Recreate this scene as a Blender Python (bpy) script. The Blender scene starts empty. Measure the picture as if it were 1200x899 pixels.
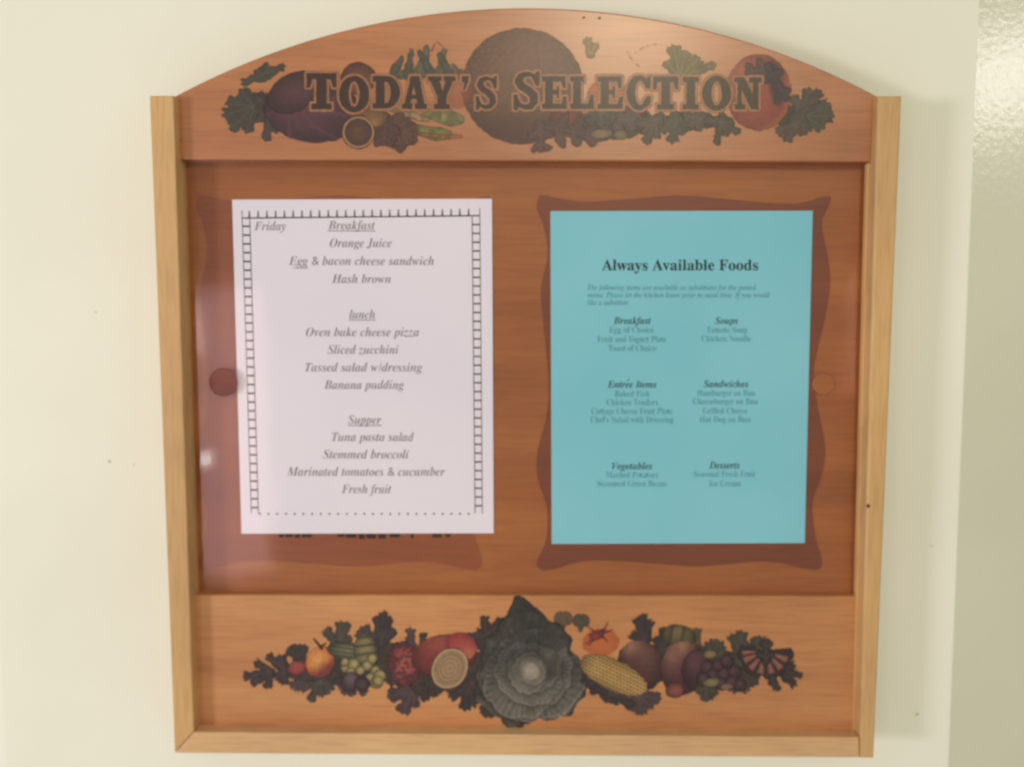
import bpy, bmesh, math, random
import numpy as np
from mathutils import Vector
random.seed(4); rng = np.random.default_rng(11)
sc = bpy.context.scene

# ------------------------------------------------------------------ camera
F_PX = 998.5677
CX, CZ, CD, PITCH, YAW, ROLL = -0.00317, 0.10806, 0.68966, -0.09228, -0.00931, 0.00187
def cam_axes():
    cp, sp, cy, sy = math.cos(PITCH), math.sin(PITCH), math.cos(YAW), math.sin(YAW)
    fwd = np.array([sy*cp, cy*cp, sp]); right = np.array([cy, -sy, 0.0]); up = np.cross(right, fwd)
    cr, sr = math.cos(ROLL), math.sin(ROLL)
    return right*cr + up*sr, -right*sr + up*cr, fwd
AX_R, AX_U, AX_F = cam_axes()
CAM = np.array([CX, -CD, CZ])
cd = bpy.data.cameras.new('camera'); cam = bpy.data.objects.new('camera', cd); sc.collection.objects.link(cam)
from mathutils import Matrix
m = Matrix(((AX_R[0], AX_U[0], -AX_F[0], CAM[0]), (AX_R[1], AX_U[1], -AX_F[1], CAM[1]), (AX_R[2], AX_U[2], -AX_F[2], CAM[2]), (0, 0, 0, 1)))
cam.matrix_world = m
cd.sensor_width = 36.0; cd.lens = 36.0*F_PX/1200.0
cd.clip_start = 0.01; cd.clip_end = 50
cd.dof.use_dof = True; cd.dof.focus_distance = 0.60; cd.dof.aperture_fstop = 2.9   # a phone picture a little out of focus
sc.camera = cam

def at(px, py, y=0.0):
    """world x, z where the picture ray of (px, py) meets the plane at depth y (vectorised)"""
    px = np.asarray(px, float); py = np.asarray(py, float)
    a = (px-600.0)/F_PX; b = (449.5-py)/F_PX
    dx = AX_F[0]+a*AX_R[0]+b*AX_U[0]; dy = AX_F[1]+a*AX_R[1]+b*AX_U[1]; dz = AX_F[2]+a*AX_R[2]+b*AX_U[2]
    t = (y-CAM[1])/dy
    return CAM[0]+t*dx, CAM[2]+t*dz
def P(px, py, y):
    x, z = at(px, py, y); return (float(x), y, float(z))

# ------------------------------------------------------------------ light
w = bpy.data.worlds.new('World'); sc.world = w; w.use_nodes = True
bg = w.node_tree.nodes['Background']; bg.inputs[0].default_value = (0.96, 0.99, 0.80, 1); bg.inputs[1].default_value = 0.54
def area(name, loc, target, sx, sy, power, col):
    l = bpy.data.lights.new(name, 'AREA'); l.shape = 'RECTANGLE'; l.size = sx; l.size_y = sy; l.energy = power; l.color = col
    o = bpy.data.objects.new(name, l); sc.collection.objects.link(o); o.location = loc
    o.rotation_euler = (Vector(target)-Vector(loc)).to_track_quat('-Z', 'Y').to_euler()
    return o
area('hall_lamp', (-2.3, -1.75, -0.05), (0, 0, -0.05), 0.40, 0.40, 30, (1.0, 0.96, 0.98))
area('ceiling_lamp', (0.45, -3.0, 1.34), (0.1, 0, 0.3), 0.42, 0.34, 27, (1.0, 0.88, 0.62))
area('corridor_lamp', (2.24, -0.66, 0.75), (0.45, 0, 0.25), 0.30, 0.22, 2.6, (1.0, 0.97, 0.88))
area('door_pane_light', (-1.085, -2.08, 0.03), (-0.25, 0, 0), 0.10, 0.17, 0.34, (1.0, 0.66, 0.66))
area('doorway_light', (-1.02, -2.08, -0.31), (-0.25, 0, 0), 0.34, 0.95, 4.2, (1.0, 0.60, 0.64))
area('glint_light', (-1.05, -2.06, -0.414), (-0.25, 0, -0.1), 0.030, 0.012, 0.12, (1.0, 0.97, 0.95))  # tiny unseen light, added to put a glint in the pane
area('streak_light', (1.092, -2.08, 0.02), (0.26, 0, 0), 0.018, 0.40, 0.10, (1.0, 0.6, 0.5))  # narrow unseen light, added for a reflected streak near the pane's right edge
vs = sc.view_settings; vs.view_transform = 'Standard'; vs.look = 'None'; vs.exposure = -0.17; vs.gamma = 1.0; vs.use_curve_mapping = False
sc.cycles.transparent_max_bounces = 48; sc.cycles.max_bounces = 8
sc.cycles.filter_width = 2.0

# ------------------------------------------------------------------ materials
def lin(c):
    out = []
    for v in c[:3]:
        v = v/255.0; out.append(v/12.92 if v <= 0.04045 else ((v+0.055)/1.055)**2.4)
    return out
def mat(name):
    mt = bpy.data.materials.new(name); mt.use_nodes = True
    nt = mt.node_tree; return mt, nt, nt.nodes['Principled BSDF']
def node(nt, t, **k):
    n = nt.nodes.new(t)
    for a, v in k.items(): setattr(n, a, v)
    return n
def ramp(nt, fac, stops):
    r = node(nt, 'ShaderNodeValToRGB'); e = r.color_ramp.elements
    while len(e) < len(stops): e.new(0.5)
    for q, (p, c) in zip(e, stops): q.position = p; q.color = (*c, 1)
    nt.links.new(fac, r.inputs[0]); return r
def wood(name, dark, mid, light, axis='x', rough=0.4, scale=1.0, coat=0.0, seed=0.0, spec=0.5, tint=(1, 1, 1), contrast=0.55):
    dark, mid, light = [[max(0.0, (m_+(c_-m_)*contrast)*t_) for c_, m_, t_ in zip(c, mid, tint)] for c in (dark, mid, light)]
    mt, nt, b = mat(name); L = nt.links.new
    tc = node(nt, 'ShaderNodeTexCoord'); mp = node(nt, 'ShaderNodeMapping')
    s = (1.7, 14, 22) if axis == 'x' else (22, 14, 1.7)
    mp.inputs['Scale'].default_value = [v*scale for v in s]; mp.inputs['Location'].default_value = (seed, seed*1.7, seed*0.6)
    L(tc.outputs['Object'], mp.inputs[0])
    warp = node(nt, 'ShaderNodeTexNoise'); warp.inputs['Scale'].default_value = 0.5; warp.inputs['Detail'].default_value = 3
    L(mp.outputs[0], warp.inputs['Vector'])
    add = node(nt, 'ShaderNodeMixRGB', blend_type='ADD'); add.inputs[0].default_value = 1.6
    L(mp.outputs[0], add.inputs[1]); L(warp.outputs['Color'], add.inputs[2])
    n1 = node(nt, 'ShaderNodeTexNoise'); n1.inputs['Scale'].default_value = 1.0; n1.inputs['Detail'].default_value = 7; n1.inputs['Roughness'].default_value = 0.62
    L(add.outputs[0], n1.inputs['Vector'])
    r = ramp(nt, n1.outputs['Fac'], [(0.30, dark), (0.5, mid), (0.72, light)])
    n3 = node(nt, 'ShaderNodeTexNoise'); n3.inputs['Scale'].default_value = 6; n3.inputs['Detail'].default_value = 3
    L(tc.outputs['Object'], n3.inputs['Vector'])
    r3 = ramp(nt, n3.outputs['Fac'], [(0.3, (0.86, 0.80, 0.80)), (0.7, (1.10, 1.06, 1.0))])
    mul = node(nt, 'ShaderNodeMixRGB', blend_type='MULTIPLY'); mul.inputs[0].default_value = 0.8
    L(r.outputs[0], mul.inputs[1]); L(r3.outputs[0], mul.inputs[2])
    # pores
    mp2 = node(nt, 'ShaderNodeMapping'); mp2.inputs['Scale'].default_value = [v*scale for v in ((28, 60, 420) if axis == 'x' else (420, 60, 28))]
    L(tc.outputs['Object'], mp2.inputs[0])
    n2 = node(nt, 'ShaderNodeTexNoise'); n2.inputs['Scale'].default_value = 1.0; n2.inputs['Detail'].default_value = 2
    L(mp2.outputs[0], n2.inputs['Vector'])
    r2 = ramp(nt, n2.outputs['Fac'], [(0.36, (0.72, 0.68, 0.66)), (0.52, (1, 1, 1))])
    mul2 = node(nt, 'ShaderNodeMixRGB', blend_type='MULTIPLY'); mul2.inputs[0].default_value = 0.4
    L(mul.outputs[0], mul2.inputs[1]); L(r2.outputs[0], mul2.inputs[2])
    L(mul2.outputs[0], b.inputs['Base Color'])
    bp = node(nt, 'ShaderNodeBump'); bp.inputs['Strength'].default_value = 0.12; bp.inputs['Distance'].default_value = 0.0006
    L(n2.outputs['Fac'], bp.inputs['Height']); L(bp.outputs[0], b.inputs['Normal'])
    b.inputs['Roughness'].default_value = rough; b.inputs['Specular IOR Level'].default_value = spec
    b.inputs['Coat Weight'].default_value = coat; b.inputs['Coat Roughness'].default_value = 0.28
    return mt
M_PANEL = wood('cherry_panel_wood', lin((150, 78, 42)), lin((184, 104, 60)), lin((206, 128, 78)), rough=0.42, tint=(0.74, 0.81, 0.55), contrast=0.6)
M_HEAD = wood('cherry_header_wood', lin((160, 88, 52)), lin((188, 112, 70)), lin((208, 134, 88)), rough=0.40, seed=3.1, coat=0.8, tint=(0.86, 1.02, 1.08), contrast=0.5)
M_RAILP = wood('cherry_rail_wood', lin((168, 96, 58)), lin((196, 118, 76)), lin((214, 140, 94)), rough=0.45, seed=7.7, tint=(0.94, 1.28, 1.36), contrast=0.6)
M_FRAME_V = wood('pale_oak_upright', lin((186, 146, 84)), lin((206, 168, 102)), lin((218, 184, 122)), axis='z', rough=0.5, seed=1.3, tint=(0.98, 0.96, 1.30), contrast=0.4)
M_FRAME_H = wood('pale_oak_crosswise', lin((192, 152, 92)), lin((210, 172, 110)), lin((222, 188, 130)), axis='x', rough=0.5, seed=5.3, tint=(0.98, 0.95, 1.32), contrast=0.4)
M_SCROLL = wood('dark_stained_scroll', lin((116, 54, 32)), lin((142, 70, 42)), lin((160, 84, 52)), rough=0.42, tint=(0.74, 0.76, 0.74))

M_SCROLL2 = wood('reflection_paled_scroll', lin((126, 60, 34)), lin((152, 80, 46)), lin((170, 94, 56)), rough=0.42, tint=(0.86, 0.86, 0.74))  # left scroll's stain, paled in colour to imitate the pane's reflection over it
def paint(name, c1, c2, rough=0.6, bump=0.15, bscale=260, spec=0.4):
    mt, nt, b = mat(name); L = nt.links.new
    tc = node(nt, 'ShaderNodeTexCoord')
    n = node(nt, 'ShaderNodeTexNoise'); n.inputs['Scale'].default_value = 5; n.inputs['Detail'].default_value = 4
    L(tc.outputs['Object'], n.inputs['Vector'])
    r = ramp(nt, n.outputs['Fac'], [(0.3, c1), (0.7, c2)]); L(r.outputs[0], b.inputs['Base Color'])
    n2 = node(nt, 'ShaderNodeTexNoise'); n2.inputs['Scale'].default_value = bscale; n2.inputs['Detail'].default_value = 3
    L(tc.outputs['Object'], n2.inputs['Vector'])
    bp = node(nt, 'ShaderNodeBump'); bp.inputs['Strength'].default_value = bump; bp.inputs['Distance'].default_value = 0.001
    L(n2.outputs['Fac'], bp.inputs['Height']); L(bp.outputs[0], b.inputs['Normal'])
    b.inputs['Roughness'].default_value = rough; b.inputs['Specular IOR Level'].default_value = spec
    return mt
M_WALL = paint('cream_wall_paint', lin((231, 229, 218)), lin((237, 235, 226)), rough=0.7)
M_GLOSS = paint('sage_gloss_paint', lin((214, 211, 194)), lin((220, 217, 201)), rough=0.20, bump=0.28, bscale=190, spec=0.7)
def paper(name, c1, c2):
    mt = paint(name, c1, c2, rough=0.75, bump=0.05, bscale=900, spec=0.2); return mt
M_WHITE = paper('white_copy_paper', lin((232, 228, 246)), lin((240, 235, 250)))
M_BLUE = paper('blue_copy_paper', lin((126, 202, 222)), lin((142, 212, 230)))
def ink(name, c, rough=0.6):
    mt, nt, b = mat(name); L = nt.links.new
    tc = node(nt, 'ShaderNodeTexCoord'); n = node(nt, 'ShaderNodeTexNoise'); n.inputs['Scale'].default_value = 300
    L(tc.outputs['Object'], n.inputs['Vector'])
    l = lin(c); r = ramp(nt, n.outputs['Fac'], [(0.3, l), (0.7, [min(1, v*1.25+0.01) for v in l])]); L(r.outputs[0], b.inputs['Base Color'])
    b.inputs['Roughness'].default_value = rough; b.inputs['Specular IOR Level'].default_value = 0.2
    return mt
M_INK = ink('grey_ink', (122, 112, 120)); M_INKD = ink('dark_border_ink', (62, 56, 56))
M_INKB = ink('black_heading_ink', (20, 46, 54)); M_INKS = ink('faded_small_ink', (76, 146, 158)); M_INKH = ink('italic_heading_ink', (34, 80, 90))
M_SPECK = ink('dark_mark', (90, 60, 44)); M_WSPECK = ink('wall_fleck', (168, 158, 134))
def clear_mat():
    mt = bpy.data.materials.new('clear_acrylic'); mt.use_nodes = True; nt = mt.node_tree; nt.nodes.clear()
    out = node(nt, 'ShaderNodeOutputMaterial'); mx = node(nt, 'ShaderNodeMixShader'); tr = node(nt, 'ShaderNodeBsdfTransparent')
    gl = node(nt, 'ShaderNodeBsdfGlossy'); gl.inputs['Roughness'].default_value = 0.07; fr = node(nt, 'ShaderNodeFresnel'); fr.inputs['IOR'].default_value = 1.5
    tr.inputs[0].default_value = (0.985, 0.975, 0.98, 1)
    tc = node(nt, 'ShaderNodeTexCoord'); n = node(nt, 'ShaderNodeTexNoise'); n.inputs['Scale'].default_value = 9
    bp = node(nt, 'ShaderNodeBump'); bp.inputs['Strength'].default_value = 0.25; bp.inputs['Distance'].default_value = 0.002
    L = nt.links.new; L(tc.outputs['Object'], n.inputs['Vector']); L(n.outputs['Fac'], bp.inputs['Height']); L(bp.outputs[0], gl.inputs['Normal'])
    ge = node(nt, 'ShaderNodeNewGeometry'); inv = node(nt, 'ShaderNodeMath', operation='SUBTRACT'); inv.inputs[0].default_value = 1.0; L(ge.outputs['Backfacing'], inv.inputs[1])
    mu = node(nt, 'ShaderNodeMath', operation='MULTIPLY'); L(fr.outputs[0], mu.inputs[0]); L(inv.outputs[0], mu.inputs[1]); L(mu.outputs[0], mx.inputs[0]); L(tr.outputs[0], mx.inputs[1]); L(gl.outputs[0], mx.inputs[2]); L(mx.outputs[0], out.inputs[0])
    return mt
M_CLEAR = clear_mat()
def print_mat():
    mt, nt, b = mat('printed_decal'); L = nt.links.new
    at_ = node(nt, 'ShaderNodeAttribute'); at_.attribute_name = 'Col'
    L(at_.outputs['Color'], b.inputs['Base Color']); L(at_.outputs['Alpha'], b.inputs['Alpha'])
    b.inputs['Roughness'].default_value = 0.5
    return mt
M_PRINT = print_mat()
def print_mat2():
    mt, nt, b = mat('printed_decal_varnished'); L = nt.links.new
    at_ = node(nt, 'ShaderNodeAttribute'); at_.attribute_name = 'Col'
    L(at_.outputs['Color'], b.inputs['Base Color']); L(at_.outputs['Alpha'], b.inputs['Alpha'])
    b.inputs['Roughness'].default_value = 0.42; b.inputs['Coat Weight'].default_value = 0.35; b.inputs['Coat Roughness'].default_value = 0.28
    return mt
M_PRINTV = print_mat2()

# ------------------------------------------------------------------ builders
def link(name, me, mt, parent=None):
    o = bpy.data.objects.new(name, me); sc.collection.objects.link(o)
    if mt: me.materials.append(mt)
    if parent: o.parent = parent
    return o
def prism(name, poly, y0, y1, mt, parent=None, bevel=0.0, seg=2):
    """outline (x, z) list extruded from front y0 to back y1"""
    me = bpy.data.meshes.new(name); bm = bmesh.new()
    f = [bm.verts.new((x, y0, z)) for x, z in poly]; b = [bm.verts.new((x, y1, z)) for x, z in poly]
    n = len(poly); front = bm.faces.new(f); bm.faces.new(b[::-1])
    for i in range(n): bm.faces.new((f[i], b[i], b[(i+1) % n], f[(i+1) % n]))
    bmesh.ops.recalc_face_normals(bm, faces=bm.faces)
    if bevel:
        es = [e for e in front.edges]
        bmesh.ops.bevel(bm, geom=es, offset=bevel, segments=seg, profile=0.5, affect='EDGES')
    bmesh.ops.triangulate(bm, faces=[f_ for f_ in bm.faces if len(f_.verts) > 4])
    bm.to_mesh(me); bm.free()
    return link(name, me, mt, parent)
def pxpoly(pts, y): return [tuple(float(v) for v in at(a, b, y)) for a, b in pts]
def empty(name, loc):
    o = bpy.data.objects.new(name, None); sc.collection.objects.link(o); o.location = loc; o.empty_display_size = 0.05; return o

# ------------------------------------------------------------------ setting
WY = 0.046
def quad(name, pts, mt, kind='structure', label=None):
    me = bpy.data.meshes.new(name); me.from_pydata(pts, [], [(0, 1, 2, 3)]); o = link(name, me, mt); o['kind'] = kind
    if label: o['label'] = label
    return o
ce = [P(1147.5, 0, WY), P(1111, 899, WY)]
def ext(a, b, t): return tuple(a[i]+(b[i]-a[i])*t for i in range(3))
ct, cb = ext(ce[0], ce[1], -0.6), ext(ce[0], ce[1], 1.6)
lx = P(4, 830, WY)[0]
T_, B_ = ct[2], cb[2]
quad('wall', [(lx, WY, B_), cb, ct, (lx, WY, T_)], M_WALL, label='cream painted wall behind the menu board')
a1, a2 = math.radians(20), math.radians(30)
quad('wall_right', [cb, (cb[0]+1.2*math.cos(a1), WY+1.2*math.sin(a1), B_), (ct[0]+1.2*math.cos(a1), WY+1.2*math.sin(a1), T_), ct], M_GLOSS, label='glossy sage wall beyond the corner on the right')
quad('wall_left', [(lx-0.9*math.cos(a2), WY+0.9*math.sin(a2), B_), (lx, WY, B_), (lx, WY, T_), (lx-0.9*math.cos(a2), WY+0.9*math.sin(a2), T_)], M_WALL, label='sliver of cream wall past the left corner')
wall = bpy.data.objects['wall']
for (px, py, r) in [(128, 541, 1.3), (1075, 837, 1.4), (112, 366, 0.9), (1092, 640, 0.8), (157, 545, 0.8)]:
    pts = [(px+r*math.cos(t)*(1+0.2*math.sin(3*t)), py+r*math.sin(t)) for t in np.linspace(0, 2*math.pi, 10)[:-1]]
    me = bpy.data.meshes.new('paint_fleck'); me.from_pydata([P(a, b, WY-0.0006) for a, b in pts], [], [list(range(9))]); link('paint_fleck', me, M_WSPECK, wall)

# ------------------------------------------------------------------ the board
HY, BY, MY, PY_, GY = 0.010, 0.0125, 0.0225, 0.0215, 0.0170     # header, bottom rail, backing, papers, pane depths
board = empty('menu_board', (0, 0, -0.27))
board['label'] = 'arched wooden wall-hung menu board with a vegetable garland and pale oak frame'; board['category'] = 'menu board'
INV = (0, 0, 0.27)
def par(o, p=board):
    o.parent = p
    if p is board: o.location = INV
    return o
# stiles and bottom rail (front face at y = 0)
par(prism('left_stile', pxpoly([(175, 112), (203, 112), (227, 858), (204.5, 882.5)], 0), 0.0, WY-0.001, M_FRAME_V, None, 0.0011))
par(prism('right_stile', pxpoly([(1029, 112), (1057.5, 112), (1024.5, 889.5), (1007.5, 889)], 0), 0.0, WY-0.001, M_FRAME_V, None, 0.0026, 4))
par(prism('bottom_rail', pxpoly([(227.3, 858.2), (1007.1, 864.5), (1007.1, 888), (205.1, 882.7)], 0), 0.0, WY-0.001, M_FRAME_H, None, 0.0011))
# header: arch
c3 = [(205, 112.6), (616, 9.2), (1027.5, 112.4)]
def circ(p, q, r):
    ax, ay = p; bx, by = q; cx, cy = r; d = 2*(ax*(by-cy)+bx*(cy-ay)+cx*(ay-by))
    ux = ((ax*ax+ay*ay)*(by-cy)+(bx*bx+by*by)*(cy-ay)+(cx*cx+cy*cy)*(ay-by))/d
    uy = ((ax*ax+ay*ay)*(cx-bx)+(bx*bx+by*by)*(ax-cx)+(cx*cx+cy*cy)*(bx-ax))/d
    return ux, uy, math.hypot(ax-ux, ay-uy)
ux, uy, ur = circ(*c3)
xl, xr = 200.5, 1031.5
arc = [(x, uy-math.sqrt(ur*ur-(x-ux)**2)) for x in np.linspace(xl, xr, 64)]
# header plane lies behind the frame face: shift the outline so its ends tuck behind the stiles
hp = pxpoly(arc, HY)
xs0, _ = at(203, 150, 0.0); xs1, _ = at(1029, 150, 0.0)
bl = pxpoly([(xl+2, 187.3)], HY)[0]; br = pxpoly([(xr-2, 189.8)], HY)[0]
header = par(prism('header_panel', hp + [br, bl], HY, HY+0.019, M_HEAD, None, 0.0013, 3))
# backing sheet
backing = par(prism('backing_panel', pxpoly([(207, 150), (1022, 150), (1003, 720), (222, 720)], MY), MY, WY-0.002, M_PANEL))
bottom = par(prism('bottom_panel', pxpoly([(222, 697.5), (1010, 699), (1003, 872), (226, 868)], BY), BY, WY-0.002, M_RAILP, None, 0.0006, 1))
# clear pane in front of papers
pane = par(prism('clear_pane', pxpoly([(206, 178), (1024, 180), (1010, 696.2), (224, 694.8)], GY), GY, GY+0.0022, M_CLEAR))
# inner side liners: slot strips seen at either side of the pane
par(prism('pane_stop', pxpoly([(206.5, 190), (212.5, 190), (231, 857), (225, 857)], 0.012), 0.012, 0.0165, M_FRAME_V))
par(prism('pane_stop', pxpoly([(1016, 192), (1023, 192), (1004, 862), (999, 862)], 0.012), 0.012, 0.0165, M_FRAME_V))

# darker scroll plates stained on the backing
def smooth(pts, k=6):
    n = len(pts); out = []
    for i in range(n):
        p0, p1, p2, p3 = pts[i-1], pts[i], pts[(i+1) % n], pts[(i+2) % n]
        for j in range(k):
            t = j/k
            out.append(tuple(0.5*((2*p1[d])+(-p0[d]+p2[d])*t+(2*p0[d]-5*p1[d]+4*p2[d]-p3[d])*t*t+(-p0[d]+3*p1[d]-3*p2[d]+p3[d])*t**3) for d in (0, 1)))
    return out
SCR = [(631, 232), (637, 229), (680, 236), (740, 233), (800, 229), (868, 235), (930, 239), (966, 230), (974, 233), (968, 248), (963, 264), (969, 296), (973, 330), (967, 372), (958, 410), (954, 432), (957, 470), (967, 525), (962, 560), (952, 590), (956, 630), (963, 656), (960, 667), (945, 667), (896, 658), (820, 664), (760, 660), (692, 657), (645, 668), (633, 667), (629, 658), (640, 632), (641, 596), (630, 560), (630, 528), (640, 490), (643, 450), (638, 390), (634, 340), (642, 296), (636, 262), (629, 244)]
def plate(dx, name):
    pts = smooth([(a+dx, b) for a, b in SCR], 5)
    o = prism(name, pxpoly(pts, MY-0.0004), MY-0.0004, MY+0.0002, M_SCROLL); par(o); return o
pr_ = plate(0, 'scroll_plate'); pl_ = plate(-399, 'scroll_plate'); pl_.data.materials.clear(); pl_.data.materials.append(M_SCROLL2)
# lettering of the hidden plate, its foot just showing below the white sheet
me = bpy.data.meshes.new('plate_lettering'); vs_, fs_ = [], []
for x0, x1 in [(326, 333), (334, 344), (345, 352), (353, 366), (395, 404), (405, 418), (420, 428), (429, 441), (443, 453), (456, 469), (481, 485), (506, 518), (522, 528)]:
    b = len(vs_); h = 630.5+random.uniform(-1.2, 1.4)
    vs_ += [P(x0, 618, MY-0.0006), P(x1, 618, MY-0.0006), P(x1-0.6, h, MY-0.0006), P(x0+0.6, h, MY-0.0006)]; fs_.append((b, b+1, b+2, b+3))
me.from_pydata(vs_, [], fs_); o = link('plate_lettering', me, ink('plate_ink', (58, 26, 18))); par(o); o['kind'] = 'stuff'
# round plugs
def disc(name, px, py, r, y0, y1, mt, parent, ring=None):
    c = at(px, py, y0); R = r/F_PX*(CD+y0)
    pts = [(float(c[0])+R*math.cos(t), float(c[1])+R*math.sin(t)) for t in np.linspace(0, 2*math.pi, 41)[:-1]]
    return prism(name, pts, y0, y1, mt, parent, min(0.0006, (y1-y0)*0.5))
M_PLUG = wood('dark_plug_wood', lin((100, 44, 38)), lin((122, 58, 50)), lin((140, 74, 62)), rough=0.5, scale=3)
o = disc('round_plug', 261.5, 448, 17, GY-0.0004, GY-0.00005, M_PLUG, None); par(o); o['label'] = 'dark red round plug at the left edge of the pane'
o = disc('round_plug', 965, 450, 13, MY-0.0018, MY-0.0005, M_PANEL, None); par(o); o['label'] = 'cherry wood round plug beside the blue sheet'

# ------------------------------------------------------------------ painter for the printed garland
def noise(x, y, s, seed=0):
    r = np.random.default_rng(seed); g = r.random((64, 64))
    X = x/s; Y = y/s; xi = np.floor(X).astype(int); yi = np.floor(Y).astype(int); fx = X-xi; fy = Y-yi
    fx = fx*fx*(3-2*fx); fy = fy*fy*(3-2*fy); a = g[xi % 64, yi % 64]; b = g[(xi+1) % 64, yi % 64]; c = g[xi % 64, (yi+1) % 64]; d = g[(xi+1) % 64, (yi+1) % 64]
    return (a*(1-fx)+b*fx)*(1-fy)+(c*(1-fx)+d*fx)*fy
def fbm(x, y, s, seed=0): return 0.5*noise(x, y, s, seed)+0.3*noise(x, y, s/2.1, seed+1)+0.2*noise(x, y, s/4.3, seed+2)
def L3(c): return np.array(lin(c))
def mix(a, b, t): t = np.clip(t, 0, 1)[..., None]; return a*(1-t)+b*t
def ss(a, b, x): t = np.clip((x-a)/(b-a), 0, 1); return t*t*(3-2*t)
def ell(x, y, cx, cy, a, b, ang=0):
    t = math.radians(ang); dx, dy = x-cx, y-cy; u = dx*math.cos(t)+dy*math.sin(t); v = -dx*math.sin(t)+dy*math.cos(t)
    return (1-np.sqrt((u/a)**2+(v/b)**2))*min(a, b), u/a, v/b
def seg(x, y, x0, y0, x1, y1, w0, w1=None):
    w1 = w0 if w1 is None else w1
    dx, dy = x1-x0, y1-y0; t = np.clip(((x-x0)*dx+(y-y0)*dy)/(dx*dx+dy*dy+1e-9), 0, 1)
    return (w0+(w1-w0)*t)-np.hypot(x-x0-t*dx, y-y0-t*dy), t
layer = {'h': 0, 'b': 0}
def element(name, box, fn, where, opacity=1.0, step=0.6, soft=0.9, grain=0.10, label=None, lift=0):
    """one printed element: a fine sheet of faces over box, coloured and cut out by fn(x, y) -> (signed distance, rgb)"""
    x0, y0, x1, y1 = box; nx = int((x1-x0)/step)+2; ny = int((y1-y0)/step)+2
    X, Y = np.meshgrid(x0+np.arange(nx)*step, y0+np.arange(ny)*step)
    d, col = fn(X, Y)
    a = ss(-soft, soft, d)*opacity
    g = 1+grain*(rng.random(X.shape)*2-1)+0.5*grain*(noise(X, Y, 2.2, 5)*2-1)*2
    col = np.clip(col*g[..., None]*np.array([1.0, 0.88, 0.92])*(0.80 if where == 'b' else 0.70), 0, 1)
    plane = HY if where == 'h' else BY
    layer[where] += 1
    yy = plane-0.00008-0.000004*layer[where]
    wx, wz = at(X, Y, yy)
    keep = a > 0.004
    fk = keep[:-1, :-1] | keep[1:, :-1] | keep[:-1, 1:] | keep[1:, 1:]
    idx = np.arange(nx*ny).reshape(ny, nx)
    q = np.stack([idx[:-1, :-1], idx[1:, :-1], idx[1:, 1:], idx[:-1, 1:]], -1)[fk]
    used = np.unique(q); remap = -np.ones(nx*ny, int); remap[used] = np.arange(len(used)); q = remap[q]
    co = np.stack([wx, np.full_like(wx, yy), wz], -1).reshape(-1, 3)[used]
    me = bpy.data.meshes.new(name); me.vertices.add(len(co)); me.vertices.foreach_set('co', co.ravel())
    me.loops.add(q.size); me.loops.foreach_set('vertex_index', q.ravel().astype(np.int32))
    me.polygons.add(len(q)); me.polygons.foreach_set('loop_start', (np.arange(len(q))*4).astype(np.int32))
    me.update(calc_edges=True)
    ca = me.color_attributes.new('Col', 'FLOAT_COLOR', 'POINT')
    rgba = np.concatenate([col.reshape(-1, 3), a.reshape(-1, 1)], 1)[used].astype(np.float32); ca.data.foreach_set('color', rgba.ravel())
    o = link(name, me, M_PRINTV if where == 'h' else M_PRINT, header if where == 'h' else bottom)
    if label: o['label'] = label
    return o
LEAFC = [(52, 50, 46), (62, 62, 54), (58, 50, 54), (70, 70, 58)]
def leaf(cx, cy, ang, L, W, where, tone=0, n=3, seed=0, op=1.0, base=None, name='leaf_print'):
    """lobed leaf from base (cx, cy) pointing along ang (degrees, y down)"""
    t = math.radians(ang); ca, sa = math.cos(t), math.sin(t); tipx, tipy = cx+L*ca, cy+L*sa
    c0 = L3(base or LEAFC[tone]); c1 = c0*1.9+0.012
    def fn(x, y):
        wv = (noise(x, y, 4, seed)-0.5)*2.2
        d, _ = seg(x, y, cx, cy, cx+0.72*L*ca, cy+0.72*L*sa, W*0.26, W*0.20)
        d2, _, _ = ell(x, y, cx+0.8*L*ca, cy+0.8*L*sa, L*0.24, W*0.26, ang); d = np.maximum(d, d2)
        vein, _ = seg(x, y, cx, cy, tipx, tipy, 0.8, 0.3)
        for i in range(n):
            f = 0.18+0.5*i/max(1, n-1) if n > 1 else 0.4
            r = W*0.62*(1-0.35*i/max(1, n))
            for s in (-1, 1):
                b = t+s*math.radians(62-8*i); bx, by = cx+f*L*ca, cy+f*L*sa
                ex, ey = bx+r*0.62*math.cos(b), by+r*0.62*math.sin(b)
                d3, _, _ = ell(x, y, ex, ey, r*0.48, W*0.19, math.degrees(b)); d = np.maximum(d, d3)
                d4, _ = seg(x, y, bx, by, ex, ey, W*0.14, W*0.14); d = np.maximum(d, d4)
                v2, _ = seg(x, y, bx, by, bx+r*math.cos(b), by+r*math.sin(b), 0.5, 0.2); vein = np.maximum(vein, v2)
        col = mix(c0, c1, 0.75*fbm(x, y, 7, seed+3)); col = mix(col, c1*1.35, 0.55*ss(-0.8, 0.4, vein))
        return d+wv, col
    R = L+W*0.5; xs = [cx, tipx]; ys = [cy, tipy]
    element(name, (min(xs)-W, min(ys)-W, max(xs)+W, max(ys)+W), fn, where, op)
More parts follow.
